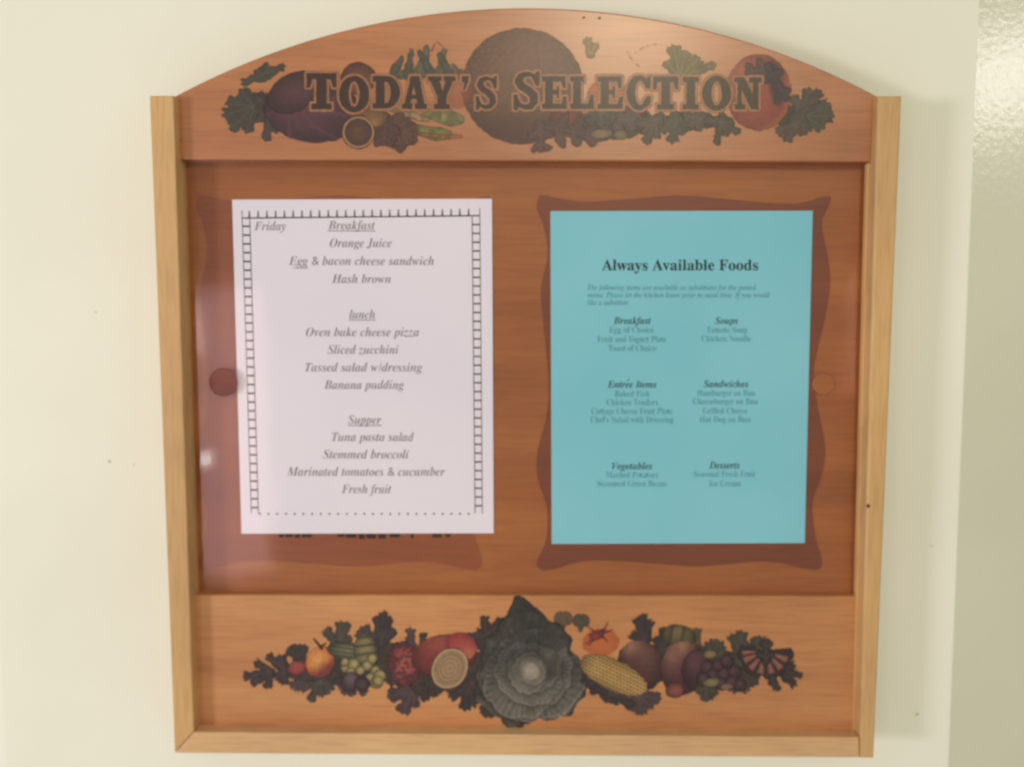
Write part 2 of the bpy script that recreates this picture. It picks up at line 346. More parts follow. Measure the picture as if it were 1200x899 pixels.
def body(name, cx, cy, a, b, ang, c_dark, c_mid, c_lit, where, hx=-0.3, hy=-0.45, tex=7, seed=0, op=1.0, extra=None, label=None, rim=0.25):
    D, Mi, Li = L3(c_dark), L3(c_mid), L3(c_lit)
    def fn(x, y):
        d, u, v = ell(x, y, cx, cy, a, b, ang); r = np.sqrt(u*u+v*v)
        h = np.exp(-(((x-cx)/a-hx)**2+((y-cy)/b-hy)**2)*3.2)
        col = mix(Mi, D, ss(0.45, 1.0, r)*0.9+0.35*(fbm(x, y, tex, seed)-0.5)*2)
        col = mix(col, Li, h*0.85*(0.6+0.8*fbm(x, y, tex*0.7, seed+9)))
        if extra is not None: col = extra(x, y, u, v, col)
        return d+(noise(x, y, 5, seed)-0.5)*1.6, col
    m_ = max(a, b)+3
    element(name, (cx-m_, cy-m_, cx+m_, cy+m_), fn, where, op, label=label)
def fan(where, hub, tips, c=(56, 50, 48), r0=5, seed=0, op=0.95, lobe=1.0):
    """one leaf: lobes running from the hub out to each (x, y, radius) tip, notched along the edge"""
    C0 = L3(c); C1 = C0*1.9+0.012; hx, hy = hub; q = 2.2+0*seed
    def fn(x, y):
        d = np.full(x.shape, -1e9); vein = d.copy()
        for tx, ty, r in tips:
            a = math.atan2(ty-hy, tx-hx); L_ = math.hypot(tx-hx, ty-hy); r *= lobe
            ex, ey = tx-r*0.8*math.cos(a), ty-r*0.8*math.sin(a)
            d1, _ = seg(x, y, hx, hy, ex, ey, min(r0, r*0.9), r*0.62); d = np.maximum(d, d1)
            for s_ in (-1, 1):
                d2, _, _ = ell(x, y, ex+r*0.42*math.cos(a+s_*1.15), ey+r*0.42*math.sin(a+s_*1.15), r*0.62, r*0.38, math.degrees(a+s_*0.45)); d = np.maximum(d, d2)
            d2, _, _ = ell(x, y, ex+r*0.35*math.cos(a), ey+r*0.35*math.sin(a), r*0.60, r*0.40, math.degrees(a)); d = np.maximum(d, d2)
            v, _ = seg(x, y, hx, hy, tx, ty, 0.7, 0.2); vein = np.maximum(vein, v)
        d = d+(noise(x, y, 3.2, seed)-0.5)*q
        col = mix(C0*0.85, C1, 0.8*fbm(x, y, 7, seed+3)); col = mix(col, C1*1.3, 0.5*ss(-0.8, 0.4, vein))
        return d, col
    xs = [t[0] for t in tips]+[hx]; ys = [t[1] for t in tips]+[hy]
    element('leaf_print', (min(xs)-9, min(ys)-9, max(xs)+9, max(ys)+9), fn, where, op)

# --- header garland
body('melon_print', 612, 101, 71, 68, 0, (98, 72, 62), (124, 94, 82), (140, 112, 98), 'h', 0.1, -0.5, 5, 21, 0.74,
     extra=lambda x, y, u, v, c: mix(mix(c, L3((150, 122, 100)), 0.4*ss(0.55, 0.9, np.abs(2*fbm(x*1.5+y, y*1.5-x, 6, 33)-1)*2.2)), L3((84, 58, 58)), 0.85*ss(0.15, 0.75, v)))
fan('h', (306, 88), [(284, 98, 6), (300, 84, 12), (318, 80, 12), (333, 78, 6)], (66, 68, 56), 9, 1, 0.88)
def hmass(x0, y0, x1, y1, w, seed, c0, c1, op):
    def fn(x, y):
        d, _ = seg(x, y, x0, y0, x1, y1, w, w); d = d+(noise(x, y, 9, seed)-.5)*11+(noise(x, y, 3.5, seed+1)-.5)*4
        return d, mix(L3(c0), L3(c1), fbm(x, y, 7, seed+2))
    element('foliage_print', (min(x0, x1)-w-8, min(y0, y1)-w-8, max(x0, x1)+w+8, max(y0, y1)+w+8), fn, 'h', op)
hmass(296, 130, 345, 128, 20, 501, (54, 46, 48), (92, 78, 76), 0.9); hmass(440, 148, 470, 148, 12, 502, (66, 42, 38), (104, 74, 62), .85)
hmass(668, 146, 738, 148, 14, 503, (64, 48, 46), (98, 78, 66), .85); hmass(755, 140, 850, 142, 9, 504, (60, 54, 46), (92, 84, 66), .85); hmass(925, 135, 955, 130, 15, 505, (62, 58, 50), (92, 88, 72), .85)
fan('h', (298, 124), [(281, 106, 12), (266, 122, 11), (262, 136, 11), (270, 151, 11), (289, 155, 9)], (66, 64, 56), 11, 2, 0.9)
fan('h', (318, 128), [(300, 112, 10), (311, 164, 7), (324, 154, 10), (336, 148, 9), (330, 108, 10)], (66, 56, 58), 13, 5, 0.9)
def cab(x, y, u, v, c):
    a = np.arctan2(v+0.2, u+0.3); rr = np.hypot(u+0.3, v+0.2)
    return mix(c, L3((120, 78, 88)), 0.4*ss(0.7, 1.0, np.sin(a*9+4*rr+3*fbm(x, y, 9, 71))))
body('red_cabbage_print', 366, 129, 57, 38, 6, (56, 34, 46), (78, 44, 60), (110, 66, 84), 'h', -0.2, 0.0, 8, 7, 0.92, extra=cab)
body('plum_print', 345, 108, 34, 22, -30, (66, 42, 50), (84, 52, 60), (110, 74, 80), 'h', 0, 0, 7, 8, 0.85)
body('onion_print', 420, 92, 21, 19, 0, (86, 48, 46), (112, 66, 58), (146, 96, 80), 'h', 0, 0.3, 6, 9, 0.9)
def blade(x0, y0, x1, y1, w, c, seed, op=0.85, name='leaf_print', curve=0):
    C0 = L3(c); C1 = C0*1.8+0.01
    def fn(x, y):
        yy = y-curve*np.sin(np.pi*np.clip((x-x0)/(x1-x0+1e-6), 0, 1))
        d, t = seg(x, yy, x0, y0, x1, y1, w, w*0.45); v, _ = seg(x, yy, x0, y0, x1, y1, 0.9)
        col = mix(C0, C1, fbm(x, y, 6, seed)); col = mix(col, C1*1.3, 0.5*ss(-0.8, .6, v))
        return d+(noise(x, y, 4, seed)-.5)*2.4, col
    p = w+4+abs(curve)
    element(name, (min(x0, x1)-p, min(y0, y1)-p, max(x0, x1)+p, max(y0, y1)+p), fn, 'h', op)
for k, q in enumerate([(462, 84, 470, 68, 6), (470, 88, 540, 84, 6), (478, 86, 482, 60, 6), (492, 86, 500, 57, 8), (506, 88, 492, 62, 7), (516, 88, 520, 60, 7), (528, 88, 514, 64, 6), (536, 88, 530, 76, 5)]):
    blade(*q[:4], q[4], (84, 84, 66) if k % 2 else (66, 70, 60), 30+k, 0.85)
blade(505, 60, 512, 48, 1.2, (140, 70, 74), 50, 0.6, 'stalk_print'); blade(512, 48, 520, 56, 1.0, (140, 70, 74), 51, 0.6, 'stalk_print')
fan('h', (692, 64), [(688, 45, 7), (699, 51, 7), (697, 62, 5)], (136, 122, 84), 5, 52, 0.7)
fan('h', (797, 90), [(780, 72, 8), (789, 54, 10), (803, 60, 10), (820, 68, 9), (838, 76, 7)], (112, 106, 72), 9, 60, 0.78)
# pods below the title
def pod(x0, y0, x1, y1, w, c, seed, curve=0):
    C0 = L3(c); 
    def fn(x, y):
        yy = y-curve*np.sin(np.pi*np.clip((x-x0)/(x1-x0+1e-6), 0, 1))
        d, t = seg(x, yy, x0, y0, x1, y1, w*0.5, w); d = d-(t > .8)*(t-.8)*w*2
        col = mix(C0, C0*2.0+.02, np.clip(d/w, 0, 1)*0.8); col = mix(col, C0*0.5, 0.6*ss(.35, .6, noise(x, y, 5, seed)))
        return d, col
    p = w+4+abs(curve); element('pod_print', (min(x0, x1)-p, min(y0, y1)-p, max(x0, x1)+p, max(y0, y1)+p), fn, 'h', 0.9)
pod(458, 128, 500, 140, 5, (150, 128, 90), 1); pod(468, 142, 525, 158, 9, (116, 116, 62), 2, 4); pod(500, 132, 538, 140, 10, (128, 124, 78), 3, 2); pod(474, 152, 540, 160, 3, (146, 96, 60), 4, 3)
leaf(462, 144, 60, 30, 34, 'h', 2, 3, 60, 0.92, (78, 50, 44)); leaf(450, 146, 20, 34, 34, 'h', 2, 3, 61, 0.92, (84, 54, 48)); leaf(452, 140, 95, 30, 30, 'h', 2, 3, 62, 0.9, (76, 48, 44))
body('mushroom_print', 437, 137, 18, 12, 0, (96, 70, 44), (130, 98, 60), (170, 134, 88), 'h', 0, 0.6, 5, 11, 0.9)
def ringfn(x, y, u, v, c):
    r = np.hypot(u, v); c = mix(c, L3((176, 138, 96)), ss(0.80, 0.86, r)*(1-ss(0.93, 0.98, r))); return mix(c, L3((104, 64, 48)), ss(0.96, 1.0, r))
body('cut_fruit_print', 420, 155, 19.5, 19.5, 0, (70, 44, 40), (78, 50, 46), (108, 72, 54), 'h', 0, 0, 4, 12, 0.97, extra=ringfn)
body('peach_print', 712, 112, 24, 20, 0, (206, 116, 74), (220, 124, 80), (232, 148, 96), 'h', 0, 0, 8, 17, 0.5); body('peach_print', 536, 106, 16, 22, 0, (190, 110, 84), (200, 118, 90), (214, 136, 104), 'h', 0, 0, 8, 18, 0.4)
body('tomato_print', 664, 138, 20, 16, 0, (96, 44, 44), (118, 58, 52), (150, 84, 66), 'h', 0, 0, 6, 19, 0.75); body('plum_print', 742, 136, 16, 14, 0, (84, 42, 46), (108, 56, 54), (140, 84, 70), 'h', 0, 0, 6, 20, 0.75)
# leaves below the title, right of centre
leaf(690, 140, 0, 62, 34, 'h', 2, 3, 70, 0.9, (74, 56, 58)); leaf(640, 150, 8, 70, 34, 'h', 2, 3, 71, 0.75, (80, 56, 56)); leaf(632, 148, 85, 30, 26, 'h', 2, 2, 72, .8, (82, 56, 56))
body('pea_print', 705, 157, 14, 6, -4, (96, 84, 66), (136, 120, 88), (160, 140, 100), 'h', 0, 0, 5, 13, 0.85); body('pea_print', 727, 158, 8, 6, 0, (96, 84, 66), (130, 112, 84), (150, 130, 96), 'h', 0, 0, 5, 14, 0.85)
fan('h', (770, 140), [(746, 146, 8), (757, 168, 8), (768, 162, 7), (752, 156, 6)], (74, 62, 54), 9, 81, 0.9)
fan('h', (792, 138), [(774, 154, 8), (788, 167, 9), (799, 158, 8), (806, 146, 8)], (68, 64, 52), 11, 82, 0.9)
fan('h', (822, 138), [(806, 148, 8), (816, 152, 7), (828, 150, 8), (800, 136, 7)], (74, 64, 54), 10, 83, 0.9)
fan('h', (845, 143), [(826, 142, 8), (839, 169, 6), (852, 158, 8), (867, 156, 6), (858, 144, 7)], (70, 62, 52), 9, 84, 0.9)
fan('h', (704, 132), [(692, 120, 7), (688, 144, 8), (704, 148, 8), (722, 138, 9)], (66, 62, 50), 9, 85, 0.85)
# peach at the right end
def peach(x, y, u, v, c):
    c = mix(c, L3((176, 104, 72)), 0.8*ss(0.78, 0.95, np.hypot(u, v))*ss(-0.2, 0.5, u))
    c = mix(c, L3((96, 46, 50)), 0.75*ss(0.1, 0.8, -v)*ss(-.1, .6, u))
    s1, _ = seg(x, y, 905, 82, 911, 118, 8, 6); c = mix(c, L3((58, 44, 54)), 0.9*ss(-3, 3, s1)); return c
body('peach_print', 889, 108, 38, 45, 0, (140, 62, 58), (166, 80, 66), (186, 112, 84), 'h', -0.55, -0.35, 10, 15, 0.88, extra=peach)
leaf(902, 80, 168, 28, 24, 'h', 2, 2, 90, 0.85, (80, 56, 56)); leaf(900, 78, 60, 46, 22, 'h', 2, 2, 91, 0.8, (56, 46, 56))
fan('h', (938, 136), [(930, 112, 8), (949, 104, 9), (961, 107, 8), (926, 140, 8)], (74, 68, 58), 11, 95, 0.92)
fan('h', (944, 136), [(972, 122, 11), (976, 136, 10), (965, 150, 10)], (72, 70, 60), 10, 96, 0.92)
fan('h', (938, 142), [(945, 157, 10), (921, 165, 8), (911, 155, 8)], (76, 66, 58), 12, 97, 0.92)
# flecks and thin tendrils
blade(745, 62, 775, 52, 0.8, (176, 116, 92), 110, 0.5, 'stalk_print', -4); blade(735, 60, 750, 78, 0.8, (170, 112, 90), 111, .5, 'stalk_print', 4)

# --- title lettering: heavy slab letters with a pale outline
def arcpts(cx, cy, rx, ry, a0, a1, n=12): return [(cx+rx*math.cos(math.radians(a0+(a1-a0)*i/n)), cy+ry*math.sin(math.radians(a0+(a1-a0)*i/n))) for i in range(n+1)]
GL = {
 'T': [[(0, 1), (1, 1), (1, .60), (.87, .60), (.80, .82), (.68, .82), (.68, .17), (.84, .17), (.84, 0), (.16, 0), (.16, .17), (.32, .17), (.32, .82), (.20, .82), (.13, .60), (0, .60)]],
 'O': [arcpts(.5, .5, .5, .53, 0, 360, 28)[:-1], arcpts(.5, .5, .17, .36, 0, 360, 20)[:-1]],
 'D': [[(0, 1), (.5, 1)] + arcpts(.5, .5, .5, .5, 90, -90, 14) + [(0, 0), (0, .17), (.11, .17), (.11, .83), (0, .83)], [(.44, .82)] + arcpts(.48, .5, .17, .32, 90, -90, 10) + [(.44, .18)]],
 'A': [[(.34, 1), (.70, 1), (.92, .17), (1.02, .17), (1.02, 0), (.52, 0), (.52, .17), (.60, .17), (.57, .30), (.36, .30), (.33, .17), (.41, .17), (.41, 0), (-.02, 0), (-.02, .17), (.08, .17), (.30, .84), (.27, .84)], [(.465, .70), (.54, .44), (.40, .44)]],
 'Y': [[(0, 1), (.50, 1), (.50, .85), (.43, .85), (.53, .58), (.62, .85), (.56, .85), (.56, 1), (1, 1), (1, .85), (.91, .85), (.68, .38), (.68, .17), (.80, .17), (.80, 0), (.20, 0), (.20, .17), (.33, .17), (.33, .38), (.09, .85), (0, .85)]],
 "'": [[(.1, 1), (.9, 1), (.85, .82), (.45, .58), (.2, .58), (.4, .78), (.1, .82)]],
 'E': [[(0, 1), (.96, 1), (.96, .64), (.84, .64), (.76, .83), (.46, .83), (.46, .60), (.58, .60), (.60, .70), (.70, .70), (.70, .33), (.60, .33), (.58, .43), (.46, .43), (.46, .17), (.78, .17), (.86, .38), (1, .38), (1, 0), (0, 0), (0, .17), (.12, .17), (.12, .83), (0, .83)]],
 'L': [[(0, 1), (.58, 1), (.58, .83), (.46, .83), (.46, .17), (.74, .17), (.84, .44), (1, .44), (1, 0), (0, 0), (0, .17), (.12, .17), (.12, .83), (0, .83)]],
 'I': [[(0, 1), (1, 1), (1, .83), (.78, .83), (.78, .17), (1, .17), (1, 0), (0, 0), (0, .17), (.22, .17), (.22, .83), (0, .83)]],
 'N': [[(0, 1), (.38, 1), (.66, .48), (.66, .83), (.54, .83), (.54, 1), (1, 1), (1, .83), (.88, .83), (.88, 0), (.60, 0), (.27, .60), (.27, .17), (.40, .17), (.40, 0), (0, 0), (0, .17), (.11, .17), (.11, .83), (0, .83)]],
 'C': [arcpts(.52, .5, .52, .53, 62, 300, 22) + [(.96, .14), (1, .40), (.82, .40)] + arcpts(.56, .5, .20, .36, -70, -290, 18) + [(.80, .62), (.84, .62), (.98, .62), (.98, 1), (.88, 1), (.84, .92)]],
}
SPINE = [(.86, .74), (.72, .90), (.50, .93), (.28, .86), (.22, .72), (.34, .60), (.58, .50), (.76, .38), (.78, .22), (.66, .10), (.46, .07), (.26, .12), (.13, .27)]
SW = [.07, .09, .11, .15, .18, .18, .18, .18, .17, .14, .11, .10, .07]
def poly_sdf(x, y, loops):
    dmin = np.full(x.shape, 1e9); ins = np.zeros(x.shape, bool)
    for lp in loops:
        n = len(lp)
        for i in range(n):
            (ax, ay), (bx, by) = lp[i], lp[(i+1) % n]
            dx, dy = bx-ax, by-ay; t = np.clip(((x-ax)*dx+(y-ay)*dy)/(dx*dx+dy*dy+1e-9), 0, 1)
            dmin = np.minimum(dmin, np.hypot(x-ax-t*dx, y-ay-t*dy))
            if ay != by: ins ^= ((ay > y) != (by > y)) & (x < (bx-ax)*(y-ay)/(by-ay)+ax)
    return np.where(ins, dmin, -dmin)
def letter(ch, x0, x1, yt, yb):
    W, H = x1-x0, yb-yt
    def sdf(x, y):
        if ch == 'S':
            d = np.full(x.shape, -1e9)
            for i in range(len(SPINE)-1):
                (a, b), (c, e) = SPINE[i], SPINE[i+1]
                s, _ = seg(x, y, x0+a*W, yb-b*H, x0+c*W, yb-e*H, SW[i]*W*0.86, SW[i+1]*W*0.86); d = np.maximum(d, s)
            for pl in ([(.84, 1), (.98, 1), (.98, .62), (.84, .62), (.74, .80)], [(.02, 0), (.16, 0), (.28, .16), (.16, .40), (.02, .40)]):
                d = np.maximum(d, poly_sdf(x, y, [[(x0+a*W, yb-b*H) for a, b in pl]]))
            return d
        return poly_sdf(x, y, [[(x0+a*W, yb-b*H) for a, b in lp] for lp in GL[ch]])
    def fn(x, y):
        d = sdf(x, y)
        ink_ = mix(L3((64, 38, 34)), L3((76, 62, 42)), ss(640, 860, x)+0.4*(noise(x, y, 9, 3)-.5)); ink_ = ink_*(0.85+0.35*fbm(x, y, 6, 88))[..., None]
        halo = mix(L3((176, 122, 90)), L3((190, 138, 96)), noise(x, y, 12, 4))
        return np.where(d > -9, d+2.6, d), mix(halo, ink_, ss(-0.7, 0.9, d-(noise(x, y, 3, 9)-.5)*0.8))
    o = element('title_letter', (x0-4, yt-4, x1+4, yb+4), fn, 'h', 0.93, step=0.5, grain=0.12)
    return o
for ch, x0, x1, yt, yb in [('T', 359, 394.5, 85.5, 128.5), ('O', 397, 433, 90, 131), ('D', 436.5, 469, 89, 127.5), ('A', 471.5, 500, 89, 128), ('Y', 501.5, 534, 89.3, 128.3), ("'", 540, 550.5, 89, 128),
                           ('S', 557, 583, 89, 128.5), ('S', 601, 633, 83.5, 129), ('E', 635, 664, 89.3, 128), ('L', 668, 696, 89.3, 128), ('E', 700, 730, 89.5, 128), ('C', 734, 763, 89.3, 128.3),
                           ('T', 765, 795, 89.5, 128.5), ('I', 800, 819, 90, 128.5), ('O', 822.5, 857, 90, 129), ('N', 860.5, 893, 90.5, 128.5)]:
    letter(ch, x0, x1, yt, yb)

# --- bottom garland
B = 'b'
D1, D2, D3 = (50, 42, 44), (60, 58, 50), (66, 54, 58)
for hub, tips, c, r0 in [
    ((318, 788), [(286, 793, 7), (294, 802, 7), (299, 776, 7), (313, 807, 7)], D1, 5),
    ((334, 786), [(313, 768, 7), (328, 768, 9), (324, 796, 8), (332, 802, 8), (346, 788, 9)], D1, 12),
    ((352, 774), [(338, 760, 8), (346, 756, 8), (356, 757, 8), (358, 770, 8)], D1, 7),
    ((354, 794), [(342, 806, 8), (350, 810, 8), (362, 808, 7), (364, 794, 8)], D3, 9),
    ((374, 798), [(364, 822, 7), (378, 816, 8), (390, 808, 9), (368, 806, 9), (388, 792, 10)], D2, 10),
    ((398, 758), [(381, 738, 8), (399, 729, 8), (407, 730, 7), (410, 745, 8), (388, 752, 8)], D2, 9),
    ((446, 756), [(441, 722, 7), (450, 717, 7), (457, 723, 7), (462, 738, 8), (448, 740, 8)], D1, 8),
    ((434, 754), [(418, 740, 7), (428, 733, 7), (436, 742, 7)], D3, 7),
    ((482, 756), [(481, 736, 7), (476, 748, 7)], D3, 6), ((496, 758), [(496, 742, 6)], D1, 5),
    ((412, 794), [(398, 806, 8), (404, 814, 7), (412, 815, 7), (428, 814, 6), (422, 804, 8), (400, 794, 9)], D3, 10),
    ((440, 772), [(424, 762, 9), (452, 768, 10), (452, 790, 10), (430, 790, 8)], D1, 10),
    ((484, 810), [(456, 816, 11), (471, 836, 11), (486, 829, 8), (472, 802, 8)], D3, 9),
    ((490, 806), [(502, 819, 9), (508, 808, 9), (484, 798, 9)], D1, 9),
    ((506, 796), [(508, 817, 7), (516, 813, 8), (498, 790, 10)], D1, 9),
    ((548, 806), [(526, 816, 9), (545, 832, 9), (556, 828, 8), (564, 812, 9), (534, 800, 9), (556, 792, 10)], D1, 12),
    ((566, 794), [(560, 770, 12), (574, 806, 12), (584, 816, 12), (562, 818, 10)], D2, 14),
    ((576, 828), [(563, 831, 5), (565, 839, 6), (575, 841, 5), (580, 836, 5)], D1, 3.5),
    ((592, 832), [(584, 822, 9), (602, 846, 8), (612, 850, 8)], D1, 9),
    ((570, 746), [(546, 748, 7), (556, 742, 8), (567, 722, 7), (578, 732, 8), (590, 726, 9), (560, 760, 10)], D1, 9)]:
    fan(B, hub, tips, c, r0, int(hub[0]+hub[1]))
def mass(x0, y0, x1, y1, w, seed):
    def fn(x, y):
        d, _ = seg(x, y, x0, y0, x1, y1, w, w); d = d+(noise(x, y, 9, seed)-.5)*11+(noise(x, y, 3.5, seed+1)-.5)*4
        return d, mix(L3((44, 38, 38)), L3((84, 74, 68)), fbm(x, y, 7, seed+2))
    element('foliage_print', (min(x0, x1)-w-8, min(y0, y1)-w-8, max(x0, x1)+w+8, max(y0, y1)+w+8), fn, B, .92)
mass(348, 787, 400, 786, 12, 401); mass(392, 776, 470, 782, 21, 402); mass(464, 778, 560, 786, 24, 403)
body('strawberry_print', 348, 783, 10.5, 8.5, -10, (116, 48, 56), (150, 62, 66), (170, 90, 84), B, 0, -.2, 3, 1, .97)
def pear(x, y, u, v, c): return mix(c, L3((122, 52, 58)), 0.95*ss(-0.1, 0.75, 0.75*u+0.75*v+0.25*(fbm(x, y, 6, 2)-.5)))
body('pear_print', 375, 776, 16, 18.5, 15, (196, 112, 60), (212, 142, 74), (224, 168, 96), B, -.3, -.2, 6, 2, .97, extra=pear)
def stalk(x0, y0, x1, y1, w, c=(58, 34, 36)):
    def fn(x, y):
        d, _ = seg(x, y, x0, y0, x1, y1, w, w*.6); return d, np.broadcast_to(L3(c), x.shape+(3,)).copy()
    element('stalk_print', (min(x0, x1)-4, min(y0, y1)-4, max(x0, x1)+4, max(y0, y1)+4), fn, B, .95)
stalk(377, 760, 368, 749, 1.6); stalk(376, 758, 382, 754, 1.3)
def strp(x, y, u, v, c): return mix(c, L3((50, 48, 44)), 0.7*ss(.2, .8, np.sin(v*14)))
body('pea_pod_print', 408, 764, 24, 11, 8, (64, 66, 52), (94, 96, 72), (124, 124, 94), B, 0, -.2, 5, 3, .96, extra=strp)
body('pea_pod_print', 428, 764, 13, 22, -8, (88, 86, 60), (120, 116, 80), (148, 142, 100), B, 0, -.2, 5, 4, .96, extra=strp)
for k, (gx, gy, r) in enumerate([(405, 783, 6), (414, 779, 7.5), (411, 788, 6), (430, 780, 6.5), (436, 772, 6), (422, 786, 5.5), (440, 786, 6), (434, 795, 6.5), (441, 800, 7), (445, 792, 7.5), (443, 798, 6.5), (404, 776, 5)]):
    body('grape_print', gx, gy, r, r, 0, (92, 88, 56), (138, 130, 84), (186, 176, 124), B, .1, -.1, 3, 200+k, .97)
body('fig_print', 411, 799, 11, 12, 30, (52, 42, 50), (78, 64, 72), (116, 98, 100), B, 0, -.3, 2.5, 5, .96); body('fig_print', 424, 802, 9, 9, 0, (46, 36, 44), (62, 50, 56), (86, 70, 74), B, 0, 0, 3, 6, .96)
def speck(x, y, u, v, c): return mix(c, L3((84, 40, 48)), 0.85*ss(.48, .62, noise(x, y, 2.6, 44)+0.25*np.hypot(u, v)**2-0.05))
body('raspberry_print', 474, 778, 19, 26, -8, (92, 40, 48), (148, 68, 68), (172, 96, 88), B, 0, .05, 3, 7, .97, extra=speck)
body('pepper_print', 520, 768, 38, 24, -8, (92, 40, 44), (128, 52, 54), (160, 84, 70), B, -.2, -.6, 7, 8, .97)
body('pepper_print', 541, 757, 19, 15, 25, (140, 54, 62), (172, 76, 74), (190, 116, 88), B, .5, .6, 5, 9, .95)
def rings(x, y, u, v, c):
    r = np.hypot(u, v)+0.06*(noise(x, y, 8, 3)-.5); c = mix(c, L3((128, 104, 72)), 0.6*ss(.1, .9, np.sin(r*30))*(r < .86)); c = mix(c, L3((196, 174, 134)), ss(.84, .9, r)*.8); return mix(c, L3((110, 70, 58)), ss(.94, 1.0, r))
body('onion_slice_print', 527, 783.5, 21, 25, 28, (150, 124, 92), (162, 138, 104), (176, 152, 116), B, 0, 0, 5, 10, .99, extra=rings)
# hearts and cabbage
def heart(cx, cy, r, c=(74, 68, 58)):
    def fn(x, y):
        d1, _, _ = ell(x, y, cx-r*.38, cy-r*.2, r*.6, r*.75, 18); d2, _, _ = ell(x, y, cx+r*.38, cy-r*.2, r*.6, r*.75, -18); d3, _ = seg(x, y, cx, cy, cx-r*.1, cy+r, r*.6, r*.2)
        return np.maximum(np.maximum(d1, d2), d3), mix(L3(c), L3(c)*1.7, fbm(x, y, 5, 77))
    element('leaf_print', (cx-r*1.6, cy-r*1.6, cx+r*1.6, cy+r*1.9), fn, B, .95)
heart(660, 727, 11, (92, 76, 62)); heart(681, 729, 10)
def cabbage(x, y):
    cx, cy = 622, 786; dx, dy = x-cx, y-cy; a = np.arctan2(dy, dx); r = np.hypot(dx, dy)
    R = 66+5*np.sin(a*3+.6)+3*np.sin(a*7+1)+1.8*np.sin(a*17)+3.5*(fbm(x, y, 12, 5)-.5)*2+14*np.exp(-((a+1.72)/.22)**2)-6*np.exp(-((a+.35)/.5)**2)
    d = R-r
    # overlapping leaf shells: each shell is an offset wobbly circle with a pale frilled rim and dark inner side
    col = np.broadcast_to(L3((98, 96, 88)), x.shape+(3,)).copy()
    col = mix(col, L3((56, 54, 50)), ss(.25, .75, fbm(x, y, 14, 6)))
    shells = [(0, -2, 64, 1.0), (4, 8, 56, .9), (-6, 6, 50, .9), (8, -4, 43, .9), (-3, 4, 38, 1.), (4, -2, 29, 1.), (-2, 3, 23, 1.), (2, 0, 16, 1.), (0, 1, 10, 1.)]
    for k, (ox, oy, rr, st) in enumerate(shells):
        aa = np.arctan2(dy-oy, dx-ox); q = np.hypot(dx-ox, dy-oy)-rr*(1+.07*np.sin(aa*2+k*1.7)+.035*np.sin(aa*(7+k)+k)+.05*(noise(x, y, 6, 60+k)-.5))
        face = ss(-0.1, .9, np.sin(aa+.25*np.sin(k)))        # leaves cup toward the viewer at their lower edges
        inside = q < 0
        vein = np.sin(aa*(34+3*k)+2.5*noise(x, y, 7, 90+k))
        body_c = mix(L3((74, 74, 70)), L3((136, 136, 126)), np.clip(.30+.30*face+.16*vein+.6*(fbm(x, y, 8, 70+k)-.5)-(k < 3)*.06, 0, 1))
        body_c = mix(body_c, L3((46, 46, 44)), .75*(1-ss(0.0, 11, -q-9))*0+.55*(1-face)*ss(.3, .7, noise(x, y, 16, 80+k)))
        sel = inside[..., None]
        col = np.where(sel, body_c, mix(col, L3((38, 38, 36)), .62*np.exp(-np.maximum(q, 0)/3.2)*st))
        col = mix(col, L3((152, 152, 140)), .40*np.exp(-(q+1.4)**2/1.8)*(.25+.75*face))
    col = mix(col, L3((196, 188, 170)), .75*np.exp(-(r/10)**2))
    col = mix(col, L3((44, 42, 42)), .70*ss(-6, -58, dy)*ss(.25, .6, fbm(x, y, 20, 12)+.2))
    col = mix(col, L3((40, 38, 38)), .6*ss(9, 0, d)*ss(.2, -.6, np.sin(a)))
    return d, col
element('cabbage_print', (545, 695, 704, 862), cabbage, B, .98, grain=.16)
# fruit, insect and corn
body('peach_print', 704, 753, 22, 16, 0, (204, 104, 62), (214, 110, 62), (222, 126, 72), B, 0, 0, 7, 11, .5)
for q in [(697, 741, 687, 733), (701, 739, 690, 744), (700, 746, 690, 756), (706, 746, 712, 752), (708, 742, 718, 738), (708, 739, 712, 730), (695, 748, 686, 755)]: stalk(*q, .8, (120, 44, 52))
body('insect_print', 703, 743, 8, 3.6, -48, (66, 34, 52), (92, 44, 64), (130, 70, 80), B, 0, 0, 3, 12, .97); body('insect_print', 698, 746, 7, 3.6, -6, (110, 44, 50), (140, 54, 56), (150, 70, 60), B, 0, 0, 3, 13, .95)
for hub, tips, c, r0 in [((748, 814), [(737, 831, 9), (752, 838, 9), (764, 829, 9), (773, 819, 9), (738, 818, 8)], D3, 9),
    ((720, 812), [(692, 806, 9), (704, 818, 9), (722, 825, 9), (740, 828, 8), (736, 816, 9)], D1, 9), ((690, 790), [(684, 776, 8), (694, 806, 9), (688, 800, 9)], D1, 9)]:
    fan(B, hub, tips, c, r0, int(hub[0]+hub[1]))
def kern(x, y, u, v, c):
    uu = u*9.5+.25*v; row = np.floor(v*4.4+.5); k = np.abs(np.sin(np.pi*v*4.4))**.5*np.abs(np.sin(np.pi*(uu+0.5*(row % 2))))**.5
    shade = 1-.45*ss(.35, 1, np.abs(v-.05)); tone = mix(L3((196, 166, 92)), L3((214, 180, 120)), noise(x, y, 4, 31))*shade[..., None]
    c = mix(L3((116, 88, 50)), tone, ss(.25, .8, k)); return mix(c, L3((104, 88, 66)), .8*ss(-.55, -1, u))
